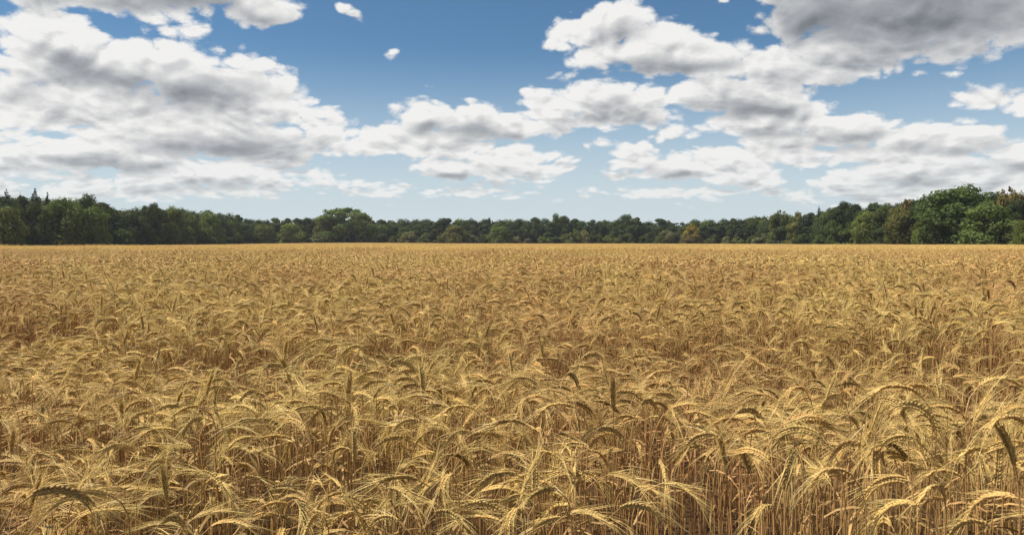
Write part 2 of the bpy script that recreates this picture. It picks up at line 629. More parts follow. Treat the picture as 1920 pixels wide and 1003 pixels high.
def barley_parts(seed, style, lod):
    """meshes of one plant as separate collectors: stem, ear, beard, leaves (materials 0,1,2,3)"""
    r = np.random.default_rng(seed)
    h = r.uniform(0.66, 0.78)
    ear_len = r.uniform(0.074, 0.100)
    if style == 'upright':
        nod, lean = r.uniform(0.3, 0.9), r.uniform(-0.06, 0.14)
        ear_len *= 0.85
    elif style == 'level':
        nod, lean = r.uniform(1.3, 1.9), r.uniform(0.0, 0.25)
    else:
        nod, lean = r.uniform(2.0, 3.0), r.uniform(-0.05, 0.15)
        h += 0.03
    stem, ear, beard, leaf, leaf2 = MB(), MB(), MB(), MB(), MB()
    n_stem, sides = {0: (8, 5), 1: (5, 3), 2: (2, 0)}[lod]
    n_ear = {0: 14, 1: 5, 2: 3}[lod]
    sp, ep = centre_line(r, h, nod, lean, n_stem, n_ear, ear_len)
    tint0 = r.uniform(0.2, 0.8)
    if lod < 2:
        rad = np.linspace(0.0019, 0.0012, len(sp)) * (1.0 if lod == 0 else 1.25)
        tube(stem, sp, rad, sides, 0, tint0)
    else:
        w = 0.004
        v = [sp[0] - [w, 0, 0], sp[0] + [w, 0, 0], sp[1] + [w / 2, 0, 0], sp[1] - [w / 2, 0, 0]]
        stem.add(v, np.array([(0, 1, 2, 3)]), 0, tint0)
    t, s, u = frames(ep)
    dark = (r.uniform(0.15, 0.85) if lod == 0 else r.uniform(0.35, 0.95)) if style != 'upright' else r.uniform(0.2, 0.55)
    flat_ang = r.uniform(0, math.pi)
    if lod == 0:
        n = len(ep)
        for i in range(n):
            for sgn in (-1, 1):
                side = math.cos(flat_ang) * s[i] + math.sin(flat_ang) * u[i]
                nrm = np.cross(t[i], side)
                fat = math.sin(math.pi * (0.12 + 0.80 * i / (n - 1))) ** 0.6
                d = t[i] + sgn * side * 0.30 + nrm * r.uniform(-0.15, 0.15)
                base = ep[i] + sgn * side * 0.0021
                v, f = spindle(base, d, nrm, 0.0145 * (0.75 + 0.25 * fat), 0.0064 * fat, 0.0070 * fat)
                ear.add(v, f, 1, np.clip(dark + r.uniform(-0.25, 0.25), 0, 1))
                dd = t[i] + sgn * side * r.uniform(0.05, 0.36) + nrm * r.normal(0, 0.14)
                dd /= np.linalg.norm(dd)
                wside = np.cross(dd, r.normal(size=3))
                wside /= np.linalg.norm(wside)
                ln = r.uniform(0.045, 0.088)
                awn(beard, np.array(v[5]), dd, wside, ln, 0.0012, r.uniform(0.0, 0.40), 3, 2, r.uniform(0.2, 0.9))
        tube(ear, ep, np.full(n, 0.0016), 3, 1, dark)
        for k in range(2 if r.random() < 0.6 else 1):
            q = r.uniform(0.35, 0.8)
            base = np.array([np.interp(q * h, sp[:, 2], sp[:, 0]), 0, q * h])
            leaf_strip((leaf, leaf2)[k], r, base, r.uniform(0, 6.28), r.uniform(0.10, 0.20), r.uniform(0.004, 0.008), r.uniform(0.2, 1.2), 3, r.uniform(0.1, 0.9))
    elif lod == 1:
        rad = np.array([0.0045, 0.0072, 0.0078, 0.0064, 0.002])
        tube(ear, ep, rad, 4, 1, dark)
        for k in range(11):
            i = r.integers(0, 5)
            side = math.cos(flat_ang) * s[i] + math.sin(flat_ang) * u[i]
            nrm = np.cross(t[i], side)
            dd = t[i] + side * r.uniform(-0.4, 0.4) + nrm * r.normal(0, 0.16)
            dd /= np.linalg.norm(dd)
            wside = np.cross(dd, r.normal(size=3))
            wside /= np.linalg.norm(wside)
            awn(beard, ep[i], dd, wside, r.uniform(0.05, 0.10), 0.0024, r.uniform(0.0, 0.4), 2, 2, r.uniform(0.4, 1.0))
        if r.random() < 0.6:
            q = r.uniform(0.4, 0.85)
            base = np.array([np.interp(q * h, sp[:, 2], sp[:, 0]), 0, q * h])
            leaf_strip(leaf, r, base, r.uniform(0, 6.28), r.uniform(0.12, 0.2), 0.010, r.uniform(0.4, 1.2), 3, r.uniform(0.1, 0.9), 3)
    else:
        rad = np.array([0.004, 0.009, 0.003])
        tube(ear, ep, rad, 3, 1, dark)
        for k in range(9):
            i = r.integers(0, 3)
            dd = t[i] + r.normal(size=3) * 0.3
            dd /= np.linalg.norm(dd)
            wside = np.cross(dd, r.normal(size=3))
            wside /= np.linalg.norm(wside)
            awn(beard, ep[i], dd, wside, r.uniform(0.09, 0.15), 0.008, 0.1, 1, 2, r.uniform(0.5, 1.0))
    LOOK[(seed, lod)] = (nod, ear_len, bool(leaf2.n))
    return stem, ear, beard, leaf, leaf2


BARLEY_MATS = [MAT_STEM, MAT_EAR, MAT_AWN, MAT_LEAF, MAT_LEAF]


def style_for(i):
    return 'upright' if i % 24 in (5, 13, 17) else ('arched', 'level', 'arched', 'arched')[i % 4]


def joined(parts):
    mb = MB()
    for p in parts:
        if p.n:
            mb.merge(p.arrays())
    return mb.arrays()


def rotz(a, s=1.0, sz=1.0, loc=(0, 0, 0), tilt=(0.0, 0.0)):
    ca, sa = math.cos(a), math.sin(a)
    M = np.eye(4)
    M[:3, :3] = np.array([[ca * s, -sa * s, tilt[0]], [sa * s, ca * s, tilt[1]], [0, 0, sz]])
    M[:3, 3] = loc
    return M


# value noise for clumps and hollows of the crop
NOISE = rng.random((64, 64))


def vnoise(x, y):
    xi, yi = np.floor(x).astype(int), np.floor(y).astype(int)
    fx, fy = x - xi, y - yi
    fx, fy = fx * fx * (3 - 2 * fx), fy * fy * (3 - 2 * fy)
    g = lambda i, j: NOISE[i % 64, j % 64]
    return (g(xi, yi) * (1 - fx) + g(xi + 1, yi) * fx) * (1 - fy) + (g(xi, yi + 1) * (1 - fx) + g(xi + 1, yi + 1) * fx) * fy


def crop_height(x, y):
    """relative height of the crop: gentle bands and hollows"""
    n = 0.62 * sstep(0.32, 0.62, vnoise(x * 0.75 + 3.1, y * 1.25 + 9.7)) + 0.38 * vnoise(x * 2.0 + 20.3, y * 2.8 + 5.0)
    return (0.77 + 0.42 * n) * (0.93 + 0.14 * vnoise(x * 0.17 + 7.3, y * 0.45 + 3.9))


def front_edge(x):
    """where the crop begins in front of the photographer"""
    return 1.60 - 0.38 * sstep(0.50, 0.95, np.abs(x + 0.05)) + 0.07 * np.sin(x * 9.0)


HALF = PW / 2 / FPX


def hollow(x, y):
    return (((x - 0.405) / 0.13) ** 2 + ((y - 1.72) / 0.30) ** 2) < 1


# --- positions of single plants, out to NEAR metres
NEAR, MID = 11.0, 42.0
DENS = 250
W = HALF * NEAR * 1.05 + 1.8
cand = int(DENS * (2 * W) * NEAR)
px = rng.uniform(-W, W, cand)
py = rng.uniform(0.7, NEAR + 0.35, cand)
keep = (py > front_edge(px)) & (np.abs(px) < HALF * py * 1.05 + 1.6) & ~hollow(px, py)
keep &= rng.random(cand) < (0.40 + 0.9 * vnoise(px * 1.6 + 40, py * 3.0 + 2) + 0.4 * (py < front_edge(px) + 0.5))
px, py = px[keep], py[keep]
prot = rng.uniform(0, 2 * math.pi, len(px))
# ears hang over mostly to the sides of the view, as the wind has laid them
prot = np.where(rng.random(len(px)) < 0.62, rng.normal(0, 0.6, len(px)) + np.where(rng.random(len(px)) < 0.5, 0.0, math.pi), prot)
pscale = crop_height(px, py) * rng.uniform(0.90, 1.08, len(px))

pwide = rng.uniform(0.78, 1.18, len(px))

# the 300 that show largest stand as plants of their own
infr = (np.abs(px) < HALF * py * 0.99)
order = np.argsort(np.where(infr, py, 1e9))
single = order[:300]
rest = np.setdiff1d(np.arange(len(px)), single)

N_VAR = 24
plants = []
for i in range(N_VAR):
    st = style_for(i)
    parts = barley_parts(100 + i, st, 0)
    plants.append((st, parts))


def plant_look(v):
    nod, ln, two = LOOK[(100 + v, 0)]
    st = plants[v][0]
    if st == 'upright':
        bend = 'dark ear held nearly upright'
    elif st == 'level':
        bend = 'ear bent level' if nod < 1.6 else 'ear bent past level'
    else:
        bend = 'ear bowed over' if nod < 2.3 else ('ear arched, tip hanging' if nod < 2.65 else 'ear hooked tight downward')
    size = 'short' if ln < 0.081 else ('long' if ln > 0.092 else 'medium')
    return '%s bearded %s' % (size, bend), 'two dry leaves' if two else 'one dry leaf'


def build_single_plants():
    meshes = []
    for i, (st, parts) in enumerate(plants):
        nm = ('stem', 'ear', 'beard', 'leaf', 'leaf')
        meshes.append([p.mesh(n, [BARLEY_MATS[k]] , k < 2) if p.n else None for k, (n, p) in enumerate(zip(nm, parts))])
        for k, me in enumerate(meshes[-1]):
            if me:
                me.polygons.foreach_set('material_index', np.zeros(len(me.polygons), dtype=np.int32))
    for q, idx in enumerate(single):
        v = int(rng.integers(0, N_VAR))
        st = plants[v][0]
        e = bpy.data.objects.new('barley_plant', None)
        e.empty_display_size = 0.05
        COL.objects.link(e)
        x, y = px[idx], py[idx]
        e.location = (x, y, float(terrain(x, y)))
        e.rotation_euler = (float(rng.normal(0, 0.04)), float(rng.normal(0, 0.04)), prot[idx])
        sc = pscale[idx]
        e.scale = (pwide[idx], pwide[idx], sc)
        look, lv = plant_look(v)
        e['label'] = 'barley plant at field front, %s, %s' % (look, lv)
        e['category'] = 'barley'
        e['group'] = 'front barley plants, %s, %s' % (look, lv)
        ms = meshes[v]
        obj('stem', ms[0], e)
        ear = obj('ear', ms[1], e)
        obj('beard', ms[2], ear)
        for lm in ms[3:]:
            if lm:
                obj('leaf', lm, e)


build_single_plants()


def build_field():
    """all the rest of the crop: one object, its plants scattered on points"""
    src = bpy.data.collections.new('barley_sources')            # never linked to the scene
    meshes = []
    for i, (st, parts) in enumerate(plants):
        mb = MB()
        mb.merge(joined(parts))
        meshes.append(mb.mesh('barley_single', BARLEY_MATS))
    # patches of many plants for the middle distance
    low1 = [joined(barley_parts(300 + i, style_for(i), 1)) for i in range(24)]
    r = np.random.default_rng(5)
    A1 = 0.9
    for k in range(5):
        mb = MB()
        for j in range(int(A1 * A1 * 280)):
            x, y = r.uniform(-A1 / 2, A1 / 2, 2)
            a = r.uniform(0, 6.283) if r.random() < 0.4 else r.normal(0, 0.6) + (0 if r.random() < 0.5 else math.pi)
            mb.merge(low1[r.integers(0, 24)], rotz(a, 1.0, r.uniform(0.86, 1.10), (x, y, 0), r.normal(0, 0.05, 2)), r.uniform(-0.12, 0.12))
        meshes.append(mb.mesh('barley_patch', BARLEY_MATS))
    low2 = [joined(barley_parts(500 + i, style_for(i), 2)) for i in range(24)]
    A2 = 3.2
    for k in range(4):
        mb = MB()
        for j in range(int(A2 * A2 * 240)):
            x, y = r.uniform(-A2 / 2, A2 / 2, 2)
            mb.merge(low2[r.integers(0, 24)], rotz(r.uniform(0, 6.283), 1.0, r.uniform(0.84, 1.10), (x, y, 0), r.normal(0, 0.05, 2)), r.uniform(-0.15, 0.15))
        meshes.append(mb.mesh('barley_stand', BARLEY_MATS))
    for i, me in enumerate(meshes):
        o = bpy.data.objects.new('barley_source_%03d' % i, me)
        src.objects.link(o)

    P, ROT, SC, VAR = [], [], [], []
    n = len(rest)
    P.append(np.stack([px[rest], py[rest], terrain(px[rest], py[rest])], 1))
    ROT.append(np.stack([rng.normal(0, 0.05, n), rng.normal(0, 0.05, n), prot[rest]], 1))
    SC.append(np.stack([pwide[rest], pwide[rest], pscale[rest]], 1))
    VAR.append(rng.integers(0, N_VAR, n))

    def grid(step, y0, y1, base, count, margin, flips):
        ys = np.arange(y0 + step / 2, y1, step)
        pts = []
        for yy in ys:
            hw = HALF * yy * 1.05 + margin
            xs = np.arange(-hw, hw, step) + rng.uniform(0, step)
            pts.append(np.stack([xs, np.full(len(xs), yy)], 1))
        p = np.vstack(pts)
        p = p[p[:, 1] < tree_line(p[:, 0] / p[:, 1]) / np.sqrt(1 + (p[:, 0] / p[:, 1]) ** 2) - 3.0]
        m = len(p)
        p = p + rng.uniform(-0.06, 0.06, (m, 2)) * step
        P.append(np.stack([p[:, 0], p[:, 1], terrain(p[:, 0], p[:, 1])], 1))
        ROT.append(np.stack([np.zeros(m), np.zeros(m), rng.integers(0, 2, m) * math.pi if flips else rng.integers(0, 4, m) * math.pi / 2], 1))
        hgt = crop_height(p[:, 0], p[:, 1]) * rng.uniform(0.96, 1.04, m)
        SC.append(np.stack([np.ones(m), np.ones(m), hgt], 1))
        VAR.append(rng.integers(base, base + count, m))

    grid(0.86, NEAR - 0.1, MID, N_VAR, 5, 3.0, True)
    grid(3.0, MID, 520.0, N_VAR + 5, 4, 8.0, False)
    P, ROT, SC, VAR = np.vstack(P), np.vstack(ROT), np.vstack(SC), np.concatenate(VAR)
    me = bpy.data.meshes.new('barley_points')
    me.vertices.add(len(P))
    me.vertices.foreach_set('co', P.astype(np.float32).reshape(-1))
    for nm, typ, arr in (('rot', 'FLOAT_VECTOR', ROT), ('scl', 'FLOAT_VECTOR', SC)):
        me.attributes.new(nm, typ, 'POINT').data.foreach_set('vector', arr.astype(np.float32).reshape(-1))
    me.attributes.new('var', 'INT', 'POINT').data.foreach_set('value', VAR.astype(np.int32))
    me.update()
    o = obj('barley_crop', me)
    o['kind'] = 'stuff'
    o['label'] = 'dense golden ripe barley crop filling the whole field'
    o['category'] = 'barley crop'
    ng = bpy.data.node_groups.new('barley_scatter', 'GeometryNodeTree')
    ng.interface.new_socket('Geometry', in_out='INPUT', socket_type='NodeSocketGeometry')
    ng.interface.new_socket('Geometry', in_out='OUTPUT', socket_type='NodeSocketGeometry')
    nd, ln = ng.nodes, ng.links
    gi, go = nd.new('NodeGroupInput'), nd.new('NodeGroupOutput')
    ci = nd.new('GeometryNodeCollectionInfo')
    ci.inputs['Collection'].default_value = src
    ci.inputs['Separate Children'].default_value = True
    ci.inputs['Reset Children'].default_value = True
    ip = nd.new('GeometryNodeInstanceOnPoints')
    ip.inputs['Pick Instance'].default_value = True
    ln.new(gi.outputs[0], ip.inputs['Points'])
    ln.new(ci.outputs[0], ip.inputs['Instance'])

    def named(nm, typ):
        a = nd.new('GeometryNodeInputNamedAttribute')
        a.data_type = typ
        a.inputs['Name'].default_value = nm
        return a.outputs['Attribute']
    ln.new(named('var', 'INT'), ip.inputs['Instance Index'])
    er = nd.new('FunctionNodeEulerToRotation')
    ln.new(named('rot', 'FLOAT_VECTOR'), er.inputs[0])
    ln.new(er.outputs[0], ip.inputs['Rotation'])
    ln.new(named('scl', 'FLOAT_VECTOR'), ip.inputs['Scale'])
    ln.new(ip.outputs[0], go.inputs[0])
    md = o.modifiers.new('scatter', 'NODES')
    md.node_group = ng
    print('barley instances', len(P))


# ------------------------------------------------------------------ the wood round the field
TL_X = np.array([-200, 0, 120, 200, 300, 400, 480, 600, 700, 1300, 1440, 1500, 1560, 1640, 1720, 1820, 1920, 2120])
TL_D = np.array([225, 262, 278, 292, 335, 390, 440, 462, 480, 482, 440, 395, 350, 318, 300, 275, 258, 225])


def tree_line(ratio):
    """distance of the wood's edge for a direction x/y"""
    return np.interp(np.asarray(ratio) * FPX + PW / 2, TL_X, TL_D)


build_field()


def tint_of(n, r, lo=0.0, hi=1.0):
    return r.uniform(lo, hi, n)


def leaf_quads(mb, r, pts, nrm, size, tint, aspect=1.0):
    """a small irregular leaf spray at every point"""
    n = len(pts)
    nn = nrm + r.normal(size=(n, 3)) * 0.36
    nn /= np.linalg.norm(nn, axis=1)[:, None]
    a = np.cross(nn, r.normal(size=(n, 3)))
    a /= np.linalg.norm(a, axis=1)[:, None]
    b = np.cross(nn, a)
    sz = size * r.uniform(0.55, 1.25, (n, 1))
    v = np.empty((n, 4, 3))
    for k, (p, q) in enumerate(((-1, -0.25), (0.1, -0.9), (1, 0.2), (-0.15, 0.95))):
        v[:, k] = pts + a * sz * 0.5 * (p + r.uniform(-0.25, 0.25, (n, 1))) + b * sz * 0.5 * aspect * (q + r.uniform(-0.25, 0.25, (n, 1)))
    f = np.arange(4 * n).reshape(n, 4)
    mb.add(v.reshape(-1, 3), f, 0, tint)


def lobes_to_leaves(mb, r, lobes, per, size):
    vol = np.array([l[3] ** 2 for l in lobes])
    cnt = np.maximum(25, per * vol / vol.sum()).astype(int)
    for (cx, cy, cz, rad, flat), c in zip(lobes, cnt):
        d = r.normal(size=(c, 3))
        d /= np.linalg.norm(d, axis=1)[:, None]
        k = r.uniform(0.55, 1.0, c) ** 0.5 * (1 + 0.16 * np.sin(d[:, 0] * 5 + cx * 3) * np.sin(d[:, 1] * 5 + cy) + 0.10 * r.normal(size=c))
        p = np.array([cx, cy, cz]) + d * (k * rad)[:, None] * np.array([1, 1, flat])
        base = r.uniform(0.25, 0.75)
        leaf_quads(mb, r, p, d + np.array([0, 0, 0.35]), size, np.clip(base + r.uniform(-0.2, 0.2, c), 0, 1))


def trunk_mesh(r, height, rad, spread, n_limb, first=0.35):
    mb = MB()
    k = np.linspace(0, 1, 7)
    wob = np.cumsum(r.normal(0, 0.05, (7, 2)), axis=0) * height * 0.06
    pts = np.stack([wob[:, 0] - wob[0, 0], wob[:, 1] - wob[0, 1], k * height], 1)
    tube(mb, pts, rad * (1 - 0.82 * k) + np.array([0.35 * rad, 0, 0, 0, 0, 0, 0]), 7)
    for i in range(n_limb):
        q = r.uniform(first, 0.85)
        b = np.array([np.interp(q, k, pts[:, 0]), np.interp(q, k, pts[:, 1]), q * height])
        a = i * 2.4 + r.uniform(-0.4, 0.4)
        ln = spread * r.uniform(0.6, 1.0) * (1.15 - q * 0.6)
        kk = np.linspace(0, 1, 5)
        lp = b + np.stack([math.cos(a) * ln * kk, math.sin(a) * ln * kk, ln * (0.25 * kk + 0.45 * kk ** 2)], 1)
        lp[1:, :] += r.normal(0, 0.05 * ln, (4, 3))
        tube(mb, lp, rad * 0.42 * (1 - 0.85 * kk), 5)
    return mb


def tree_meshes(kind, seed):
    """(trunk mesh, crown mesh) of a tree 10 m tall, crown about 10 m wide unless the kind is slimmer"""
    r = np.random.default_rng(seed)
    cr = MB()
    if kind == 'broad':                           # full round crown down to the ground
        lobes = []
        for i in range(30):
            a = r.uniform(0, 6.283)
            zz = r.uniform(0.10, 0.93)
            prof = math.sin(math.pi * min(1.0, (0.22 + 0.80 * zz))) ** 0.55
            rr = 3.7 * prof * r.uniform(0.6, 1.05)
            lobes.append((math.cos(a) * rr, math.sin(a) * rr, 10 * zz * 0.90 + 0.2, r.uniform(1.2, 2.0), r.uniform(0.65, 0.85)))
        lobes.append((0, 0, 8.4, 1.7, 0.9))
        lobes += [(1.8, 0, 2.0, 2.2, 0.9), (-1.8, 0.5, 2.0, 2.2, 0.9), (0, -1.8, 2.2, 2.2, 0.9), (0, 1.8, 4.5, 2.4, 1.0), (0, -1.2, 5.5, 2.3, 1.0)]
        lobes_to_leaves(cr, r, lobes, 9000, 0.42)
        tr = trunk_mesh(r, 8.5, 0.32, 3.6, 8, 0.2)
    elif kind == 'oak':                           # wide dome on a short stem, clumped
        lobes = []
        for i in range(34):
            a = r.uniform(0, 6.283)
            u = r.uniform(0, 1)
            th = math.acos(1 - u * 0.98)
            rr = 4.6 * math.sin(th) * r.uniform(0.82, 1.05)
            lobes.append((math.cos(a) * rr, math.sin(a) * rr, 3.4 + 5.6 * math.cos(th) * r.uniform(0.88, 1.03), r.uniform(1.0, 1.8), r.uniform(0.55, 0.8)))
        for i in range(14):
            a = r.uniform(0, 6.283)
            lobes.append((math.cos(a) * 3.9, math.sin(a) * 3.9, r.uniform(1.0, 3.2), r.uniform(1.2, 1.8), 0.8))
        lobes_to_leaves(cr, r, lobes, 9500, 0.40)
        tr = trunk_mesh(r, 7.5, 0.42, 4.6, 11, 0.22)
    elif kind == 'parasol':                       # old open oak: an umbrella of foliage with sky between the limbs
        lobes = []
        for i in range(44):
            a = r.uniform(0, 6.283)
            rr = 4.8 * math.sqrt(r.uniform(0.02, 1))
            lobes.append((math.cos(a) * rr, math.sin(a) * rr, 9.0 - 3.4 * (rr / 4.8) ** 2 + r.uniform(-0.5, 0.2), r.uniform(0.7, 1.15), 0.6))
        for i in range(22):
            a = r.uniform(0, 6.283)
            rr = r.uniform(1.6, 4.8)
            lobes.append((math.cos(a) * rr, math.sin(a) * rr, r.uniform(1.6, 5.0), r.uniform(0.9, 1.4), 0.7))
        lobes_to_leaves(cr, r, lobes, 7000, 0.36)
        tr = trunk_mesh(r, 8.2, 0.40, 5.0, 14, 0.30)
    elif kind == 'spruce':                        # narrow cone of drooping tiers
        P, D = [], []
        for t_ in np.linspace(0.05, 1.0, 26):
            rad = 2.1 * (1 - t_) ** 0.62 + 0.04
            nb = max(4, int(9 * (1 - t_) + 4))
            for b in range(nb):
                a = r.uniform(0, 6.283)
                L = rad * r.uniform(0.7, 1.15)
                c = max(3, int(34 * L / 2.1 + 3))
                q = r.uniform(0.1, 1, c) ** 0.7
                P.append(np.stack([np.cos(a + r.normal(0, 0.13, c)) * L * q, np.sin(a + r.normal(0, 0.13, c)) * L * q,
                                   10 * t_ - 0.45 * q ** 2 * L + r.normal(0, 0.09, c)], 1))
                D.append(np.tile([math.cos(a) * 0.4, math.sin(a) * 0.4, 0.8], (c, 1)))
        P, D = np.vstack(P), np.vstack(D)
        leaf_quads(cr, r, P, D, 0.34, r.uniform(0.1, 0.8, len(P)), 0.6)
        tr = trunk_mesh(r, 9.7, 0.20, 0.5, 3, 0.1)
    elif kind == 'pine':                          # slim ragged crown with a broken top
        lobes = []
        for i in range(22):
            zz = r.uniform(0.15, 0.98)
            a = r.uniform(0, 6.283)
            rr = 2.0 * (1.08 - zz) ** 0.6 * r.uniform(0.3, 1.0)
            lobes.append((math.cos(a) * rr, math.sin(a) * rr, 10 * zz, r.uniform(0.8, 1.3) * (1.15 - 0.60 * zz), 0.8))
        lobes_to_leaves(cr, r, lobes, 5200, 0.38)
        tr = trunk_mesh(r, 9.3, 0.22, 1.7, 7, 0.3)
    elif kind == 'poplar':                        # feathery upright shoots on top
        lobes = []
        for i in range(26):
            zz = r.uniform(0.08, 0.80)
            a = r.uniform(0, 6.283)
            rr = 2.9 * math.sin(math.pi * (0.25 + 0.7 * zz)) ** 0.6 * r.uniform(0.5, 1.0)
            lobes.append((math.cos(a) * rr, math.sin(a) * rr, 10 * zz, r.uniform(0.7, 1.2), 0.9))
        for i in range(14):
            a = r.uniform(0, 6.283)
            rr = r.uniform(0, 2.2)
            lobes.append((math.cos(a) * rr, math.sin(a) * rr, 9.0 - rr * 0.55 + r.uniform(-0.4, 0.6), r.uniform(0.22, 0.42), 2.2))
        lobes_to_leaves(cr, r, lobes, 4200, 0.38)
        tr = trunk_mesh(r, 9.0, 0.22, 2.4, 8, 0.2)
    else:                                         # shrub: a low mound of several stems
        lobes = []
        for i in range(22):
            a = r.uniform(0, 6.283)
            u = r.uniform(0, 1)
            th = math.acos(1 - u)
            rr = 4.3 * math.sin(th) * r.uniform(0.7, 1.0)
            lobes.append((math.cos(a) * rr, math.sin(a) * rr, 1.4 + 7.2 * math.cos(th) * r.uniform(0.8, 1.05), r.uniform(1.2, 2.0), 0.85))
        lobes_to_leaves(cr, r, lobes, 3000, 0.62)
        tr = trunk_mesh(r, 6.0, 0.25, 4.0, 9, 0.05)
    return tr.mesh(kind + '_trunk', [MAT_BARK], True), cr.mesh(kind + '_crown', [MAT_TREE])


LIB = {k: [tree_meshes(k, 900 + 17 * i + 131 * j) for i in range(n)]
       for j, (k, n) in enumerate((('broad', 4), ('oak', 3), ('parasol', 1), ('spruce', 3), ('pine', 3), ('poplar', 3), ('shrub', 3)))}
NOMINAL_W = {'broad': 9.6, 'oak': 10.6, 'parasol': 10.6, 'spruce': 4.2, 'pine': 4.4, 'poplar': 6.6, 'shrub': 10.6}
NOMINAL_H = {'broad': 10.2, 'oak': 10.0, 'parasol': 9.8, 'spruce': 10.0, 'pine': 10.3, 'poplar': 10.0, 'shrub': 10.2}
NAMES = {'broad': 'broadleaf_tree', 'oak': 'oak_tree', 'parasol': 'oak_tree', 'spruce': 'spruce_tree', 'pine': 'pine_tree',
         'poplar': 'poplar_tree', 'shrub': 'shrub'}
GREEN = {
    'dark': (0.045, 0.066, 0.022), 'deep': (0.032, 0.050, 0.024), 'mid': (0.075, 0.104, 0.028), 'fresh': (0.088, 0.118, 0.032),
    'olive': (0.090, 0.104, 0.032), 'grey': (0.120, 0.130, 0.070), 'yellow': (0.25, 0.19, 0.04), 'rust': (0.135, 0.110, 0.042),
}
trng = np.random.default_rng(77)
SHORT = {'dark': 'dark green', 'deep': 'very dark green', 'mid': 'mid green', 'fresh': 'fresh green', 'olive': 'olive green', 'grey': 'grey green',
         'yellow': 'yellow', 'rust': 'brownish'}


def place_tree(kind, px_, top_, width, colour, back, label=None, group=None, variant=None):
    """px_, top_ and width in photo pixels; it stands `back` metres behind the edge of the wood"""
    ratio = (px_ - PW / 2) / FPX
    D = float(tree_line(ratio)) + back
    y = D / math.sqrt(1 + ratio * ratio)
    x = y * ratio
    z = float(terrain(x, y))
    d = pix_dir(px_, top_)
    top_z = CAM_H + d[2] / d[1] * y
    H = max(1.5, top_z - z)
    Wm = width / FPX * y
    i = int(trng.integers(0, len(LIB[kind]))) if variant is None else variant
    tr, cr = LIB[kind][i]
    e = bpy.data.objects.new(NAMES[kind], None)
    e.empty_display_size = 1.0
    COL.objects.link(e)
    e.location = (x, y, z - 0.1)
    e.rotation_euler = (0, 0, float(trng.uniform(0, 6.283)))
    sw, sh = Wm / NOMINAL_W[kind], H / NOMINAL_H[kind]
    e.scale = (sw, sw, sh)
    c = np.array(GREEN[colour]) * trng.uniform(0.82, 1.18) * np.array([trng.uniform(0.9, 1.12), 1.0, trng.uniform(0.85, 1.15)])
    t = obj('trunk', tr, e)
    k = obj('crown', cr, e)
    c = c * np.array([1.40, 1.26, 1.02])
    k.color = (float(c[0]), float(c[1]), float(c[2]), 1.0)
    e['label'] = label
    e['category'] = 'shrub' if kind == 'shrub' else 'tree'
    if group:
        e['group'] = group
    return e


# skyline of the wood, read off the photograph
SK_X = np.array([-160, 0, 60, 110, 150, 190, 230, 290, 340, 390, 430, 480, 530, 590, 720, 800, 900, 1000, 1100, 1200, 1300, 1400, 1450, 1490, 1540, 1590, 1660, 1720, 1770, 1850, 1920, 2080])
SK_Y = np.array([352, 362, 364, 368, 366, 374, 386, 382, 386, 393, 396, 408, 404, 402, 408, 405, 406, 406, 408, 406, 409, 404, 396, 398, 388, 378, 376, 368, 358, 358, 360, 350])

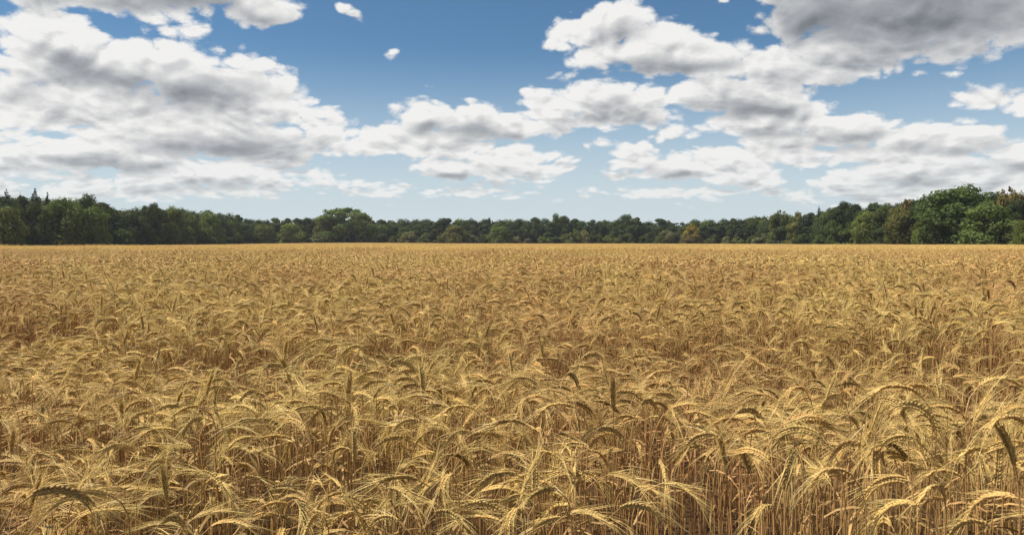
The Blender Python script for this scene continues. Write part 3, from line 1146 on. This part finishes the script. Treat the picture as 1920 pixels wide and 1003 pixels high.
# trees that can be told apart
PICK = [
    ('spruce', 14, 356, 50, 'deep', 8, 'dark pointed spruce beside a round light tree, first of the spruces above the wood', 0),
    ('spruce', 40, 362, 36, 'deep', 9, 'small dark spruce tip between two taller spruces', 1),
    ('spruce', 68, 355, 56, 'deep', 8, 'tall dark spruce with the highest pointed top of the spruce group', 2),
    ('spruce', 91, 362, 44, 'deep', 9, 'narrow dark spruce next to the tallest spruce', 0),
    ('broad', 12, 384, 78, 'fresh', -9, 'light green round tree standing forward of the dark spruces', 0),
    ('broad', 122, 366, 96, 'mid', -5, 'tall mid green billowing tree just past the spruces', 1),
    ('broad', 178, 384, 72, 'fresh', -10, 'light green tree leaning out from the wood below a dark dome', 2),
    ('oak', 168, 363, 76, 'dark', 6, 'dark domed oak showing above a light green tree', 0),
    ('oak', 285, 376, 50, 'dark', 5, 'dark oak with a small raised top in the sloping wood edge', 1),
    ('broad', 325, 383, 60, 'mid', -2, 'mid green round tree beside the oak with a raised top', 3),
    ('broad', 395, 394, 66, 'fresh', -5, 'light green round tree where the wood edge turns away', 0),
    ('broad', 345, 420, 50, 'mid', -9, 'low mid green tree in front of the sloping wood edge', 1),
    ('broad', 495, 418, 52, 'mid', -4, 'small round green tree at the foot of the low wood', 2),
    ('broad', 545, 416, 60, 'fresh', -4, 'light green round tree near the open umbrella oak', 3),
    ('parasol', 645, 384, 112, 'mid', -12, 'large umbrella shaped oak with sky showing through its crown', 0),
    ('broad', 612, 398, 52, 'olive', -6, 'brownish green tree tucked against the umbrella oak', 2),
    ('broad', 697, 416, 26, 'fresh', -13, 'small bright green tree at the edge of the umbrella oak', 1),
    ('shrub', 765, 430, 32, 'grey', -8, 'grey green round bush past the umbrella oak', 0),
    ('broad', 852, 420, 56, 'olive', -6, 'olive tree between grey bush and bright round tree', 3),
    ('broad', 937, 423, 52, 'fresh', -10, 'bright green round tree alone before the dark far wood', 0),
    ('oak', 1050, 396, 46, 'dark', 6, 'dark round headed tree rising above the level far wood', 2),
    ('shrub', 1076, 428, 34, 'fresh', -10, 'bright green round bush joined to a grey bush', 1),
    ('shrub', 1096, 430, 26, 'grey', -9, 'grey green bush joined to a bright green bush', 2),
    ('oak', 1170, 401, 60, 'dark', 4, 'broad dark tree with a domed top in the far wood', 0),
    ('poplar', 1297, 418, 32, 'yellow', -7, 'yellow leaved tree in front of the dark far wood', 0),
    ('broad', 1250, 430, 36, 'grey', -6, 'grey green tree near the yellow leaved tree', 1),
    ('broad', 1300, 438, 44, 'rust', -10, 'brownish bush at the foot of the yellow leaved tree', 2),
    ('poplar', 1462, 391, 46, 'mid', 3, 'feathery topped tree where the far wood begins to rise', 1),
    ('poplar', 1494, 395, 44, 'olive', 0, 'olive feathery tree next to the first rising trees', 2),
    ('spruce', 1534, 387, 34, 'deep', 2, 'single pointed dark conifer beside the tall clumpy oak', 1),
    ('oak', 1588, 373, 66, 'deep', 0, 'tall very dark clumpy oak before the highest part of the wood', 1),
    ('broad', 1625, 392, 56, 'fresh', -8, 'light green drooping tree beside the very dark oak', 0),
    ('broad', 1688, 384, 68, 'olive', -8, 'olive green round tree in front of brown topped trees', 1),
    ('broad', 1725, 408, 34, 'fresh', -14, 'small light green tree in front of the great domed oak', 3),
    ('poplar', 1700, 371, 70, 'rust', 8, 'brown topped feathery trees rising behind olive green tree', 0),
    ('oak', 1808, 337, 168, 'dark', 0, 'great domed oak, the tallest and widest tree of the wood', 2),
    ('broad', 1850, 376, 110, 'mid', -14, 'wide green tree standing before the great domed oak', 2),
    ('poplar', 1893, 345, 60, 'rust', 6, 'feathery brownish tree rising beside the great domed oak', 1),
    ('broad', 1915, 410, 40, 'mid', -16, 'low green tree at the very end of the wood past the domed oak', 0),
]


def build_wood():
    for (k, x, t, w, c, b, lab, var) in PICK:
        place_tree(k, x, t, w, c, b, lab, None, var)
    # rows behind and between them
    for row, (step, lo, hi, back) in enumerate(((19, 0.0, 5.0, 16), (31, 5, 15, 4), (22, -0.5, 6, 30))):
        x = -150.0
        while x < 2070:
            sky_y = float(np.interp(x, SK_X, SK_Y))
            top = sky_y + trng.uniform(lo, hi)
            far = 440 < x < 1440
            size = (455 - sky_y)
            if far:
                kind = ('pine', 'broad', 'pine', 'oak', 'broad', 'poplar')[int(trng.integers(0, 6))]
            else:
                kind = ('broad', 'oak', 'broad', 'pine')[int(trng.integers(0, 4))]
            slim = kind in ('pine', 'spruce')
            w = size * trng.uniform(0.55, 0.75) if slim else size * trng.uniform(0.7, 0.95)
            if kind == 'spruce':
                w = size * trng.uniform(0.35, 0.45)
            c = ('dark', 'deep', 'dark', 'mid')[int(trng.integers(0, 4))] if not slim else ('deep', 'dark')[int(trng.integers(0, 2))]
            where = 'far level wood' if far else ('tall wood on the spruce side' if x < 960 else 'tall wood near the great oak')
            what = {'pine': 'slim ragged pine', 'broad': 'round crowned tree', 'oak': 'domed oak', 'spruce': 'pointed spruce', 'poplar': 'feathery topped tree'}[kind]
            place_tree(kind, x, top, w, c, back + trng.uniform(-4, 4), '%s %s in the %s' % (SHORT[c], what, where),
                       '%s %ss in the %s' % (SHORT[c], what, where))
            x += step * trng.uniform(0.7, 1.3) * (1.0 if far else 1.35)
    # bushes along the foot of the wood
    x = -140.0
    while x < 2060:
        far = 440 < x < 1440
        hgt = trng.uniform(10, 24) * (1.0 if far else 1.5)
        c = ('grey', 'dark', 'mid', 'olive', 'grey', 'mid')[int(trng.integers(0, 6))] if far else ('dark', 'mid', 'deep', 'dark')[int(trng.integers(0, 4))]
        base = 457.0
        where = 'at the foot of the far level wood' if far else ('at the foot of the wood on the spruce side' if x < 960 else 'at the foot of the wood near the great domed oak')
        place_tree('shrub', x, base - hgt, hgt * trng.uniform(1.4, 2.2), c, -6 + trng.uniform(-3, 3), 'low %s bush %s' % (SHORT[c], where),
                   'low %s bushes %s' % (SHORT[c], where))
        x += trng.uniform(16, 34) * (1.0 if far else 1.5)


build_wood()


def build_undergrowth():
    """the shaded thicket inside the wood, a mass of leaves nobody could count"""
    r = np.random.default_rng(3)
    mb = MB()
    n = 26000
    q = r.uniform(-260, 2180, n)
    ratio = (q - PW / 2) / FPX
    D = tree_line(ratio) + r.uniform(6, 46, n)
    y = D / np.sqrt(1 + ratio ** 2)
    x = y * ratio
    sky_y = np.interp(q, SK_X, SK_Y)
    h = (456 - sky_y) / FPX * y
    z = terrain(x, y) + h * 0.84 * r.uniform(0, 1, n)
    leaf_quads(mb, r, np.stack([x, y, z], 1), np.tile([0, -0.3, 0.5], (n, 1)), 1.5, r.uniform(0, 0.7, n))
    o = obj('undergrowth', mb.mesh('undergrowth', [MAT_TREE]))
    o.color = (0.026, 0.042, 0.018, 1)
    o['kind'] = 'stuff'
    o['label'] = 'dark leafy thicket filling the inside of the wood'
    o['category'] = 'undergrowth'


build_undergrowth()


# ------------------------------------------------------------------ the summer air over the field
def build_haze():
    m, nt = new_mat('summer_haze')
    v = nt.node('ShaderNodeVolumePrincipled')
    nt.put(v.inputs['Color'], (0.90, 0.94, 1.0, 1.0))
    nt.put(v.inputs['Density'], 0.00011)
    nt.put(v.inputs['Anisotropy'], 0.3)
    o_ = nt.node('ShaderNodeOutputMaterial')
    nt.l.new(v.outputs[0], o_.inputs['Volume'])
    mb = MB()
    a, z0, z1 = 4200.0, -3.0, 34.0
    vv = [(sx * a, sy * a, zz) for zz in (z0, z1) for sx, sy in ((-1, -1), (1, -1), (1, 1), (-1, 1))]
    mb.add(vv, np.array([(3, 2, 1, 0), (4, 5, 6, 7), (0, 1, 5, 4), (1, 2, 6, 5), (2, 3, 7, 6), (3, 0, 4, 7)]), 0)
    o = obj('haze', mb.mesh('haze', [m]))
    o['kind'] = 'stuff'
    o['label'] = 'thin pale summer haze over the field and wood'


build_haze()
